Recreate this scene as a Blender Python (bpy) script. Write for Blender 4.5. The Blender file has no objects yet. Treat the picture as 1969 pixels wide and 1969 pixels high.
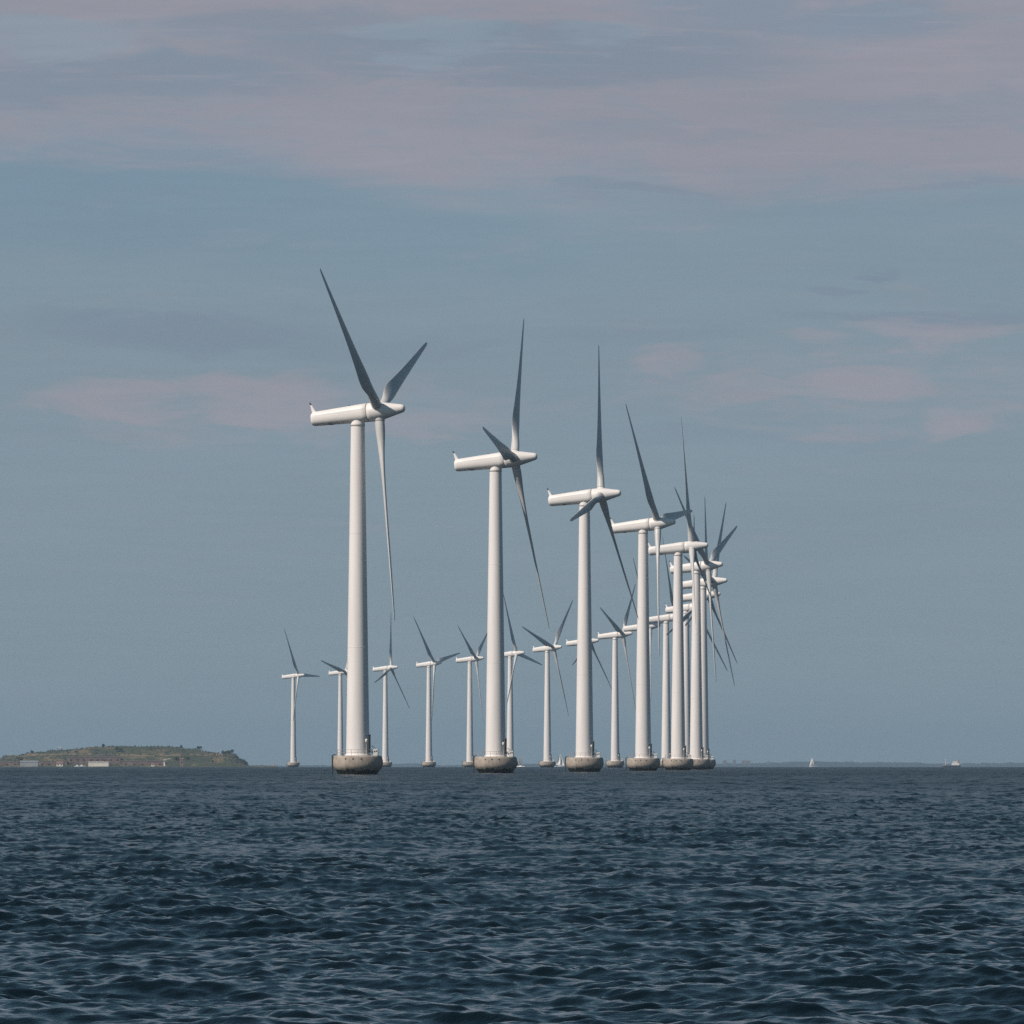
import bpy, math, random
import numpy as np
from mathutils import Matrix, Vector

random.seed(7)
rng = np.random.default_rng(11)
C = bpy.context.scene.collection
SC = bpy.context.scene
R = math.radians

# ------------------------------------------------------------------ measures of the place
F = 12730.0          # focal length in pixels of the 1969 px photograph
CX, HY = 984.5, 1465.2   # optical axis column, row of eye level
HC = 2.2             # eye height over the sea (a small boat)
RE = 7.43e6          # earth radius with refraction: the sea is a real curve

def sag(d):
    return d * d / (2 * RE)

def at(px, d, z=0.0):
    """point at bearing of column px, d metres out, z above the sea there"""
    return Vector(((px - CX) / F * d, d, z - sag(d)))

# ------------------------------------------------------------------ camera
cam = bpy.data.cameras.new('camera')
cam.sensor_width = 36.0
cam.lens = F / 1969 * 36.0
cam.shift_y = (HY - 984.5) / 1969
cam.clip_start = 1.0
cam.clip_end = 80000.0
co = bpy.data.objects.new('camera', cam)
C.objects.link(co)
co.location = (0, 0, HC)
co.rotation_euler = (R(90), 0, 0)
SC.camera = co

# ------------------------------------------------------------------ exposure
SC.view_settings.view_transform = 'Standard'
SC.view_settings.look = 'None'
SC.view_settings.exposure = 0.0
SC.view_settings.gamma = 1.0
SC.view_settings.use_curve_mapping = False
SC.cycles.max_bounces = 8
SC.cycles.volume_bounces = 0
SC.cycles.use_denoising = False

# ------------------------------------------------------------------ sun and sky
SUN_EL = R(42)
SUN_BETA = R(36)      # from due left round towards behind the camera
sdir = Vector((-math.cos(SUN_BETA) * math.cos(SUN_EL), -math.sin(SUN_BETA) * math.cos(SUN_EL), math.sin(SUN_EL)))
sun = bpy.data.lights.new('sun', 'SUN')
sun.energy = 4.3
sun.angle = R(0.5)
sun.color = (1.0, 0.885, 0.79)
so = bpy.data.objects.new('sun', sun)
C.objects.link(so)
so.rotation_euler = sdir.to_track_quat('Z', 'Y').to_euler()
so.location = (-300, -200, 400)

world = bpy.data.worlds.new('World')
SC.world = world
world.use_nodes = True
wt = world.node_tree


class NT:
    """small helper to wire nodes"""
    def __init__(self, tree):
        self.t = tree

    def n(self, kind, **kw):
        nd = self.t.nodes.new(kind)
        for k, v in kw.items():
            setattr(nd, k, v)
        return nd

    def put(self, sock, v):
        if hasattr(v, 'is_output'):
            self.t.links.new(v, sock)
        else:
            sock.default_value = v

    def m(self, op, a, b=None, c=None, clamp=False):
        nd = self.n('ShaderNodeMath', operation=op)
        nd.use_clamp = clamp
        self.put(nd.inputs[0], a)
        if b is not None:
            self.put(nd.inputs[1], b)
        if c is not None:
            self.put(nd.inputs[2], c)
        return nd.outputs[0]

    def ss(self, x, lo, hi, a=0.0, b=1.0):
        nd = self.n('ShaderNodeMapRange', interpolation_type='SMOOTHSTEP')
        self.put(nd.inputs[0], x)
        self.put(nd.inputs[1], lo)
        self.put(nd.inputs[2], hi)
        self.put(nd.inputs[3], a)
        self.put(nd.inputs[4], b)
        return nd.outputs[0]

    def mix(self, f, a, b, blend='MIX'):
        nd = self.n('ShaderNodeMix', data_type='RGBA', blend_type=blend)
        self.put(nd.inputs[0], f)
        self.put(nd.inputs[6], a)
        self.put(nd.inputs[7], b)
        return nd.outputs[2]

    def vec(self, x, y, z=0.0):
        nd = self.n('ShaderNodeCombineXYZ')
        self.put(nd.inputs[0], x)
        self.put(nd.inputs[1], y)
        self.put(nd.inputs[2], z)
        return nd.outputs[0]

    def noise(self, v, scale, detail=4.0, rough=0.55, dist=0.0):
        nd = self.n('ShaderNodeTexNoise')
        if v is not None:
            self.put(nd.inputs['Vector'], v)
        nd.inputs['Scale'].default_value = scale
        nd.inputs['Detail'].default_value = detail
        nd.inputs['Roughness'].default_value = rough
        nd.inputs['Distortion'].default_value = dist
        return nd.outputs[0]


def rgb(r, g, b):
    return (r, g, b, 1.0)


def build_sky():
    t = NT(wt)
    bg = wt.nodes['Background']
    sky = t.n('ShaderNodeTexSky', sky_type='NISHITA')
    sky.sun_disc = False
    sky.sun_elevation = SUN_EL
    sky.sun_rotation = math.atan2(sdir.x, sdir.y)
    sky.air_density = 1.0
    sky.dust_density = 0.6
    sky.ozone_density = 1.5
    clear = t.mix(1.0, sky.outputs[0], rgb(0.040, 0.053, 0.049), 'MULTIPLY')
    tc = t.n('ShaderNodeTexCoord')
    sp = t.n('ShaderNodeSeparateXYZ')
    t.put(sp.inputs[0], tc.outputs['Generated'])
    x, y, z = sp.outputs
    el = t.m('ARCSINE', z)
    az = t.m('ARCTAN2', x, y)
    # thin haze veil that whitens and greys the low sky
    veil = t.ss(el, 0.10, 0.245, 0.95, 0.0)
    low = t.mix(t.ss(el, 0.0, 0.06), rgb(0.226, 0.300, 0.350), rgb(0.226, 0.299, 0.360))
    low = t.mix(t.ss(el, 0.06, 0.12), low, rgb(0.200, 0.290, 0.378))
    base = t.mix(veil, clear, low)
    # cloud fields, all in bearing and elevation on the sky
    def field(ku, kv, seed, detail=5.0, rough=0.55, dist=0.4):
        return t.noise(t.vec(t.m('MULTIPLY_ADD', az, ku, seed), t.m('MULTIPLY_ADD', el, kv, seed * 1.7)), 1.0, detail, rough, dist)
    n1 = field(16, 75, 3.1)
    n2 = field(34, 170, 9.4, 6.0, 0.6, 0.8)
    n3 = field(85, 380, 21.7, 7.0, 0.62, 1.0)
    n4 = field(50, 700, 33.3, 6.0, 0.6, 0.6)
    d1, d2, d3, d4 = [t.m('SUBTRACT', n, 0.5) for n in (n1, n2, n3, n4)]
    wob = t.m('ADD', t.m('MULTIPLY', d1, 0.012), t.m('MULTIPLY', d2, 0.010))
    elw = t.m('ADD', el, wob)
    rag = t.m('ADD', t.m('MULTIPLY', d2, 0.9), t.m('MULTIPLY', d3, 1.1))

    def blob(a0, aw, e0, ew, amp=1.0):
        u = t.m('DIVIDE', t.m('SUBTRACT', az, a0), aw)
        v = t.m('DIVIDE', t.m('SUBTRACT', elw, e0), ew)
        q = t.m('ADD', t.m('MULTIPLY', u, u), t.m('MULTIPLY', v, v))
        return t.m('MULTIPLY', t.ss(q, 0.0, 1.0, 1.0, 0.0), amp)

    def union(lst):
        o = blob(*lst[0])
        for a in lst[1:]:
            o = t.m('MAXIMUM', o, blob(*a))
        return o
    ceil_ = t.ss(el, 0.115, 0.19, 1.0, 0.0)
    # clearer blue patch below the bank on the left
    c = t.mix(t.m('MULTIPLY', union([(-0.062, 0.055, 0.0855, 0.011), (-0.02, 0.05, 0.077, 0.008, 0.6)]), 0.55), base, rgb(0.182, 0.280, 0.366))
    # broad mauve bank, lower edge stepping down to the right
    edge = t.ss(az, -0.050, -0.006, 0.0925, 0.0840)
    bank = t.ss(t.m('ADD', t.m('SUBTRACT', elw, edge), t.m('MULTIPLY', d3, 0.0022)), -0.0030, 0.0062)
    bank = t.m('MULTIPLY', bank, ceil_)
    grey = union([(-0.066, 0.050, 0.1020, 0.0060, 1.0), (0.000, 0.060, 0.1065, 0.0050, 0.9), (0.044, 0.034, 0.1120, 0.0045, 0.9), (-0.035, 0.03, 0.1110, 0.0040, 0.7), (0.062, 0.03, 0.0985, 0.0028, 0.45),
                  (0.02, 0.03, 0.0960, 0.0022, 0.4)])
    grey = t.m('ADD', grey, t.m('MULTIPLY', t.m('ADD', d4, d3), 0.9), clamp=True)
    tone = t.mix(t.ss(grey, 0.0, 0.85), rgb(0.300, 0.303, 0.358), rgb(0.236, 0.280, 0.350))
    tone = t.mix(t.m('MULTIPLY', t.ss(d4, 0.02, 0.22), 0.5), tone, rgb(0.335, 0.318, 0.368))
    c = t.mix(t.m('MULTIPLY', bank, t.ss(t.m('ADD', d2, d3), -0.30, 0.05, 0.62, 0.97)), c, tone)
    # thin shaded underside along the bank's lower rim
    rim = t.m('MULTIPLY', union([(0.020, 0.018, 0.0850, 0.0012), (0.066, 0.020, 0.0855, 0.0011, 0.9), (-0.045, 0.02, 0.0925, 0.0010, 0.4)]), ceil_)
    c = t.mix(t.m('MULTIPLY', rim, 0.30), c, rgb(0.190, 0.240, 0.318))
    # pale blue gaps with ragged rims high up
    gap = union([(-0.068, 0.018, 0.1090, 0.0050), (-0.012, 0.020, 0.1085, 0.0042), (0.014, 0.012, 0.1090, 0.0028, 0.8)])
    c = t.mix(t.m('MULTIPLY', t.ss(t.m('ADD', gap, rag), 0.30, 0.95), 0.62), c, rgb(0.258, 0.332, 0.402))
    # shaded streaks
    dk = union([(-0.050, 0.036, 0.0650, 0.0042, 0.9), (-0.02, 0.03, 0.0625, 0.003, 0.6), (0.060, 0.028, 0.0680, 0.0022, 0.9), (0.049, 0.008, 0.0730, 0.0012, 0.9), (0.055, 0.005, 0.0752, 0.0009, 0.9), (0.02, 0.03, 0.0635, 0.0028, 0.5),
                (0.04, 0.04, 0.0490, 0.0028, 0.4)])
    c = t.mix(t.m('MULTIPLY', t.ss(t.m('ADD', dk, t.m('MULTIPLY', t.m('ADD', d3, d4), 1.0)), 0.10, 1.10), 0.75), c, rgb(0.200, 0.258, 0.338))
    # brighter puffs lower down, broken
    wis = union([(-0.035, 0.060, 0.0525, 0.0075, 0.42), (0.050, 0.045, 0.0565, 0.0090, 0.42), (-0.058, 0.022, 0.0540, 0.0042, 0.95), (-0.040, 0.022, 0.0545, 0.0052, 1.0), (-0.014, 0.022, 0.0510, 0.0042, 0.8), (-0.055, 0.012, 0.0492, 0.0022, 0.6), (0.053, 0.016, 0.0575, 0.0048, 1.0), (0.040, 0.02, 0.0560, 0.0028, 0.7), (0.067, 0.008, 0.0525, 0.0038, 0.8),
                 (0.024, 0.008, 0.0600, 0.0026, 0.75), (0.064, 0.020, 0.0655, 0.0034, 0.75), (0.045, 0.010, 0.0630, 0.0022, 0.6), (0.052, 0.014, 0.0500, 0.0018, 0.5)])
    wm = t.ss(t.m('ADD', wis, t.m('MULTIPLY', rag, 1.25)), -0.02, 1.20)
    c = t.mix(t.m('MULTIPLY', wm, 0.78), c, rgb(0.330, 0.320, 0.368))
    nb = field(9, 40, 5.3, 3.0)
    mott = t.m('MULTIPLY', t.ss(nb, 0.25, 0.75, 0.97, 1.03), t.ss(n4, 0.3, 0.7, 0.985, 1.015))
    c2 = t.n('ShaderNodeVectorMath', operation='SCALE')
    t.put(c2.inputs[0], c)
    t.put(c2.inputs[3], mott)
    t.put(bg.inputs[0], c2.outputs[0])
    bg.inputs[1].default_value = 1.0


build_sky()

# ------------------------------------------------------------------ materials
def material(name, base, rough=0.5, var=0.12, scale=3.0, stretch=(1, 1, 1), metallic=0.0, bump=0.0, spec=None, second=None):
    m = bpy.data.materials.new(name)
    m.use_nodes = True
    t = NT(m.node_tree)
    b = m.node_tree.nodes['Principled BSDF']
    tc = t.n('ShaderNodeTexCoord')
    mp = t.n('ShaderNodeMapping')
    t.put(mp.inputs[0], tc.outputs['Object'])
    mp.inputs[3].default_value = stretch
    nz = t.noise(mp.outputs[0], scale, 6.0, 0.6)
    lo = rgb(*[c * (1 - var) for c in base])
    hi = rgb(*[min(1, c * (1 + var)) for c in base]) if second is None else rgb(*second)
    t.put(b.inputs['Base Color'], t.mix(t.ss(nz, 0.3, 0.7), lo, hi))
    b.inputs['Roughness'].default_value = rough
    b.inputs['Metallic'].default_value = metallic
    if spec is not None:
        b.inputs['Specular IOR Level'].default_value = spec
    if bump:
        bp = t.n('ShaderNodeBump')
        bp.inputs['Strength'].default_value = bump
        bp.inputs['Distance'].default_value = 0.05
        t.put(bp.inputs['Height'], nz)
        t.put(b.inputs['Normal'], bp.outputs[0])
    m['_'] = 1
    return m


M = {}
M['white'] = material('white_paint', (0.775, 0.745, 0.725), 0.42, 0.045, 0.8, (1, 1, 0.06), spec=0.35)
M['shell'] = material('white_shell', (0.79, 0.765, 0.735), 0.40, 0.05, 0.7, (0.3, 1, 1), spec=0.35)
M['blade'] = material('blade_coat', (0.56, 0.557, 0.55), 0.40, 0.05, 0.6, (1, 1, 0.2), spec=0.35)
M['seam'] = material('seam_grey', (0.30, 0.28, 0.25), 0.6, 0.2)
M['dark'] = material('dark_steel', (0.035, 0.04, 0.042), 0.55, 0.3)
M['grey'] = material('galvanised_steel', (0.34, 0.34, 0.33), 0.45, 0.15)
M['hole'] = material('dark_opening', (0.02, 0.018, 0.016), 0.9, 0.2)
M['porch'] = material('shaded_porch_grey', (0.10, 0.105, 0.11), 0.6, 0.1)  # white porch darkened: its shade is put into the base colour
M['plastic'] = material('pale_plastic', (0.72, 0.72, 0.68), 0.4, 0.05)
M['sail'] = material('sail_cloth', (0.80, 0.78, 0.74), 0.7, 0.05)
M['sail_shaded'] = material('shaded_sail_cloth', (0.20, 0.22, 0.24), 0.7, 0.1)  # sail cloth with the shade of its unlit side put into the colour
M['hull'] = material('white_hull', (0.78, 0.77, 0.74), 0.35, 0.05)
M['hull_dark'] = material('dark_hull', (0.05, 0.06, 0.075), 0.4, 0.1)
M['orange'] = material('faded_orange_paint', (0.42, 0.16, 0.07), 0.6, 0.15)
M['brick'] = material('red_brick', (0.19, 0.12, 0.10), 0.85, 0.3, 0.6)
M['stone'] = material('weathered_stone', (0.165, 0.11, 0.095), 0.9, 0.35, 0.25, bump=0.4)
M['quay'] = material('pale_quay_stone', (0.20, 0.18, 0.16), 0.9, 0.25, 0.2)
M['plaster'] = material('cream_plaster', (0.72, 0.68, 0.60), 0.8, 0.08, 0.15)
M['tin'] = material('grey_sheet_metal', (0.30, 0.32, 0.33), 0.5, 0.1, 0.2)
M['redroof'] = material('red_roof_tiles', (0.22, 0.115, 0.09), 0.8, 0.2)
M['leaf'] = material('leaves', (0.042, 0.060, 0.026), 0.8, 0.45, 0.5)
M['leaf_dark'] = material('dark_leaves', (0.026, 0.040, 0.024), 0.8, 0.4, 0.5)
M['bark'] = material('bark', (0.09, 0.07, 0.05), 0.9, 0.3)
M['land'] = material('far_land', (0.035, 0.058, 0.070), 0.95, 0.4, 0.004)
M['concrete_far'] = material('grey_concrete', (0.16, 0.16, 0.16), 0.9, 0.1, 0.02)


def foundation_material():
    m = bpy.data.materials.new('weathered_concrete')
    m.use_nodes = True
    t = NT(m.node_tree)
    b = m.node_tree.nodes['Principled BSDF']
    tc = t.n('ShaderNodeTexCoord')
    sp = t.n('ShaderNodeSeparateXYZ')
    t.put(sp.inputs[0], tc.outputs['Object'])
    nz = t.noise(tc.outputs['Object'], 0.9, 8.0, 0.62)
    nf = t.noise(tc.outputs['Object'], 5.0, 6.0, 0.6)
    mp = t.n('ShaderNodeMapping')
    t.put(mp.inputs[0], tc.outputs['Object'])
    mp.inputs[3].default_value = (2.2, 2.2, 0.25)
    st = t.noise(mp.outputs[0], 1.0, 4.0, 0.6)
    c = t.mix(t.ss(nz, 0.3, 0.72), rgb(0.265, 0.228, 0.192), rgb(0.425, 0.368, 0.312))
    c = t.mix(t.ss(nf, 0.35, 0.75, 0.0, 0.35), c, rgb(0.44, 0.40, 0.34))
    c = t.mix(t.ss(st, 0.52, 0.72, 0.0, 0.75), c, rgb(0.15, 0.115, 0.088))      # rust and water runs
    # weed and wet band at the waterline, ragged upper rim; also paints in underside shade
    h = t.m('ADD', sp.outputs[2], t.m('MULTIPLY', t.m('SUBTRACT', nz, 0.5), 1.1))
    wet_shade = t.ss(h, 0.72, 1.12, 1.0, 0.0)
    c = t.mix(wet_shade, c, rgb(0.012, 0.013, 0.010))
    t.put(b.inputs['Base Color'], c)
    t.put(b.inputs['Roughness'], t.m('MULTIPLY_ADD', wet_shade, -0.3, 0.88))
    bp = t.n('ShaderNodeBump')
    bp.inputs['Strength'].default_value = 0.5
    bp.inputs['Distance'].default_value = 0.06
    t.put(bp.inputs['Height'], nf)
    t.put(b.inputs['Normal'], bp.outputs[0])
    return m


M['concrete'] = foundation_material()


# ------------------------------------------------------------------ mesh helpers
class MB:
    """collects shapes and links them as ONE mesh object"""
    def __init__(self):
        self.v, self.f, self.mi, self.sm = [], [], [], []

    def add(self, verts, faces, mi=0, smooth=True):
        o = len(self.v)
        self.v += [tuple(p) for p in verts]
        for f in faces:
            self.f.append(tuple(i + o for i in f))
            self.mi.append(mi)
            self.sm.append(smooth)

    def box(self, c, s, mi=0, rz=0.0, taper=1.0):
        cx, cy, cz = c
        x, y, z = s[0] / 2, s[1] / 2, s[2] / 2
        cr, sr = math.cos(rz), math.sin(rz)
        vs = []
        for dz in (-1, 1):
            k = taper if dz > 0 else 1.0
            for dx, dy in ((-1, -1), (1, -1), (1, 1), (-1, 1)):
                a, b = dx * x * k, dy * y * k
                vs.append((cx + a * cr - b * sr, cy + a * sr + b * cr, cz + dz * z))
        self.add(vs, [(3, 2, 1, 0), (4, 5, 6, 7), (0, 1, 5, 4), (1, 2, 6, 5), (2, 3, 7, 6), (3, 0, 4, 7)], mi, False)

    def loft(self, rings, mi=0, smooth=True, cap0=True, cap1=True):
        n = len(rings[0])
        vs = [p for r in rings for p in r]
        fs = []
        for i in range(len(rings) - 1):
            for j in range(n):
                k = (j + 1) % n
                fs.append((i * n + j, i * n + k, (i + 1) * n + k, (i + 1) * n + j))
        self.add(vs, fs, mi, smooth)
        if cap0:
            self.add(rings[0], [tuple(range(n))[::-1]], mi, False)
        if cap1:
            self.add(rings[-1], [tuple(range(n))], mi, False)

    def lathe(self, prof, n=48, mi=0, c=(0, 0), smooth=True, cap0=True, cap1=True):
        """prof: (z, r) upward"""
        rings = [[(c[0] + r * math.cos(2 * math.pi * j / n), c[1] + r * math.sin(2 * math.pi * j / n), z) for j in range(n)] for z, r in prof]
        self.loft(rings, mi, smooth, cap0, cap1)

    def tube(self, pts, r, n=8, mi=0, closed=False):
        pts = [Vector(p) for p in pts]
        rad = r if isinstance(r, (list, tuple)) else [r] * len(pts)
        rings = []
        for i, p in enumerate(pts):
            a = pts[i - 1] if (i > 0 or closed) else p
            b = pts[(i + 1) % len(pts)] if (i < len(pts) - 1 or closed) else p
            d = (b - a).normalized()
            u = d.cross(Vector((0, 0, 1)))
            if u.length < 1e-3:
                u = Vector((1, 0, 0))
            u.normalize()
            w = u.cross(d)
            rings.append([tuple(p + rad[i] * (math.cos(2 * math.pi * j / n) * u + math.sin(2 * math.pi * j / n) * w)) for j in range(n)])
        if closed:
            rings.append(rings[0])
        self.loft(rings, mi, True, not closed, not closed)

    def build(self, name, mats, parent=None):
        me = bpy.data.meshes.new(name)
        me.from_pydata(self.v, [], self.f)
        for mm in (mats if isinstance(mats, (list, tuple)) else [mats]):
            me.materials.append(mm)
        me.polygons.foreach_set('material_index', self.mi)
        me.polygons.foreach_set('use_smooth', self.sm)
        me.update()
        o = bpy.data.objects.new(name, me)
        C.objects.link(o)
        if parent is not None:
            o.parent = parent
        return o


def empty(name, loc):
    o = bpy.data.objects.new(name, None)
    C.objects.link(o)
    o.location = loc
    return o


def tag(o, label=None, cat=None, group=None, kind=None):
    if label:
        o['label'] = label
    if cat:
        o['category'] = cat
    if group:
        o['group'] = group
    if kind:
        o['kind'] = kind
    return o


def copy_tree(o, parent=None):
    c = o.copy()
    C.objects.link(c)
    if parent is not None:
        c.parent = parent
    for ch in list(o.children):
        copy_tree(ch, c)
    return c


# ------------------------------------------------------------------ the sea
def ocean(L, N, kmin, kmax, hs, kp, wind, spread, seed):
    """one period of a wind sea: height and sideways shift on an N x N tile of L metres"""
    g = np.random.default_rng(seed)
    k1 = 2 * np.pi * np.fft.fftfreq(N, L / N)
    KX, KY = np.meshgrid(k1, k1, indexing='xy')
    K = np.hypot(KX, KY)
    K[0, 0] = 1e-6
    S = np.exp(-1.25 * (kp / K) ** 2) / K ** 4
    S[(K < kmin) | (K > kmax)] = 0
    co_ = (KX * math.cos(wind) + KY * math.sin(wind)) / K
    D = np.maximum(co_, 0) ** (2 * spread) + 0.10
    A = np.sqrt(S * D)
    H = A * (g.normal(size=K.shape) + 1j * g.normal(size=K.shape))
    h = np.fft.ifft2(H).real
    s = (hs / 4) / h.std()
    dx = np.fft.ifft2(1j * KX / K * H).real * s
    dy = np.fft.ifft2(1j * KY / K * H).real * s
    return (h * s).astype(np.float32), dx.astype(np.float32), dy.astype(np.float32)


def sample(T, L, X, Y):
    N = T[0].shape[0]
    u = X / L * N
    v = Y / L * N
    i = np.floor(u).astype(np.int64)
    j = np.floor(v).astype(np.int64)
    fu = (u - i).astype(np.float32)
    fv = (v - j).astype(np.float32)
    i0, i1, j0, j1 = i % N, (i + 1) % N, j % N, (j + 1) % N
    return [(1 - fv) * ((1 - fu) * a[j0, i0] + fu * a[j0, i1]) + fv * ((1 - fu) * a[j1, i0] + fu * a[j1, i1]) for a in T]


WIND = R(243)
LA, LB = 149.0, 31.0
SEA_A = ocean(LA, 1024, 2 * math.pi / 40, 2 * math.pi / 1.6, 0.235, 2 * math.pi / 6.0, WIND, 1.3, 5)
SEA_B = ocean(LB, 1024, 2 * math.pi / 1.6, 2 * math.pi / 0.15, 0.082, 2 * math.pi / 1.0, WIND + 0.6, 1.2, 8)


def sea_points(TH, RR):
    X = RR * np.sin(TH)
    Y = RR * np.cos(TH)
    a = sample(SEA_A, LA, X, Y)
    ca, sa = math.cos(0.6), math.sin(0.6)
    b = sample(SEA_B, LB, X * ca - Y * sa, X * sa + Y * ca)
    gust = sample(SEA_A[:1], LA, X / 7.0 + 31, Y / 11.0 + 17)[0] / 0.0575 + 0.6 * sample(SEA_A[:1], LA, X / 2.6, Y / 4.0 + 70)[0] / 0.0575
    wb = np.clip(1 - (RR - 300) / 1200, 0.45, 1) * np.clip(1 + 0.15 * gust, 0.70, 1.45)
    wa = np.clip(1 - (RR - 2500) / 8000, 0.3, 1)
    bx, by = b[1] * ca + b[2] * sa, -b[1] * sa + b[2] * ca
    Z = a[0] * wa + b[0] * wb - RR ** 2 / (2 * RE)
    X = X + 0.5 * (a[1] * wa + bx * wb)
    Y = Y + 0.5 * (a[2] * wa + by * wb)
    return X, Y, Z


def grid(ths, rs):
    TH, RR = np.meshgrid(ths, rs)
    X, Y, Z = sea_points(TH, RR)
    nr, nc = TH.shape
    idx = np.arange(nr * nc).reshape(nr, nc)
    q = np.stack([idx[:-1, :-1], idx[:-1, 1:], idx[1:, 1:], idx[1:, :-1]], -1).reshape(-1, 4)[:, ::-1]
    return np.stack([X, Y, Z], -1).reshape(-1, 3), q, RR.reshape(-1)


def build_sea():
    parts = []
    near = np.exp(np.arange(math.log(38.0), math.log(6400.0), 0.0011))
    parts.append(grid(np.arange(-0.112, 0.1121, 0.00034), near))
    edge = near[-1]
    far = np.concatenate([[edge], np.exp(np.linspace(math.log(6600), math.log(26000), 120))])
    parts.append(grid(np.linspace(-0.112, 0.112, 120), far))
    ring = np.concatenate([[0.4, 2, 4, 7, 12, 20], np.exp(np.linspace(math.log(30), math.log(26000), 300))])
    parts.append(grid(np.linspace(0.112, 2 * math.pi - 0.112, 500), ring))
    fr = np.concatenate([np.linspace(0.4, 38.0, 60)])
    fr[-1] = near[0]
    parts.append(grid(np.linspace(-0.112, 0.112, 60), fr))
    V, Q, A, o = [], [], [], 0
    for v, q, r in parts:
        V.append(v)
        Q.append(q + o)
        A.append(r)
        o += len(v)
    V = np.concatenate(V).astype(np.float32)
    Q = np.concatenate(Q).astype(np.int32)
    A = np.concatenate(A).astype(np.float32)
    me = bpy.data.meshes.new('sea')
    me.vertices.add(len(V))
    me.vertices.foreach_set('co', V.ravel())
    me.loops.add(Q.size)
    me.loops.foreach_set('vertex_index', Q.ravel())
    me.polygons.add(len(Q))
    me.polygons.foreach_set('loop_start', np.arange(0, Q.size, 4, dtype=np.int32))
    me.polygons.foreach_set('loop_total', np.full(len(Q), 4, np.int32))
    me.polygons.foreach_set('use_smooth', np.ones(len(Q), bool))
    at_ = me.attributes.new('unresolved', 'FLOAT', 'POINT')
    at_.data.foreach_set('value', np.clip(np.log(A / 70.0) / math.log(1500 / 70.0), 0, 1).astype(np.float32))
    me.update(calc_edges=True)
    m = bpy.data.materials.new('sea_water')
    m.use_nodes = True
    t = NT(m.node_tree)
    b = m.node_tree.nodes['Principled BSDF']
    ta = t.n('ShaderNodeAttribute', attribute_name='unresolved')
    u = ta.outputs['Fac']
    tc = t.n('ShaderNodeTexCoord')
    big = t.noise(tc.outputs['Object'], 0.012, 4.0, 0.55)
    t.put(b.inputs['Base Color'], t.mix(t.ss(big, 0.3, 0.7), rgb(0.0018, 0.0055, 0.0078), rgb(0.0030, 0.0080, 0.0110)))
    t.put(b.inputs['Roughness'], t.m('MULTIPLY_ADD', t.m('MULTIPLY', u, t.ss(big, 0.3, 0.7, 0.80, 1.15)), 0.31, 0.05))
    b.inputs['IOR'].default_value = 1.333
    rip = t.noise(tc.outputs['Object'], 3.2, 5.0, 0.62)
    bp = t.n('ShaderNodeBump')
    bp.inputs['Distance'].default_value = 0.10
    t.put(bp.inputs['Strength'], t.m('MULTIPLY_ADD', u, -0.10, 0.30))
    t.put(bp.inputs['Height'], rip)
    t.put(b.inputs['Normal'], bp.outputs[0])
    me.materials.append(m)
    ob = bpy.data.objects.new('sea', me)
    C.objects.link(ob)
    tag(ob, kind='structure')


build_sea()


# ------------------------------------------------------------------ haze
def build_haze():
    mb = MB()
    mb.box((0, 10500, 32.0), (34000, 31000, 168.0))
    o = mb.build('haze', [])
    m = bpy.data.materials.new('haze_air')
    m.use_nodes = True
    nt = m.node_tree
    nt.nodes.remove(nt.nodes['Principled BSDF'])
    v = nt.nodes.new('ShaderNodeVolumePrincipled')
    v.inputs['Color'].default_value = (0.56, 0.79, 1.0, 1)
    v.inputs['Density'].default_value = 5e-5
    v.inputs['Anisotropy'].default_value = 0.15
    nt.links.new(v.outputs[0], nt.nodes['Material Output'].inputs['Volume'])
    o.data.materials.append(m)
    tag(o, kind='stuff')


build_haze()


# ------------------------------------------------------------------ far coast beyond the horizon
def lerp_profile(pts, x):
    return float(np.interp(x, [p[0] for p in pts], [p[1] for p in pts]))


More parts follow.
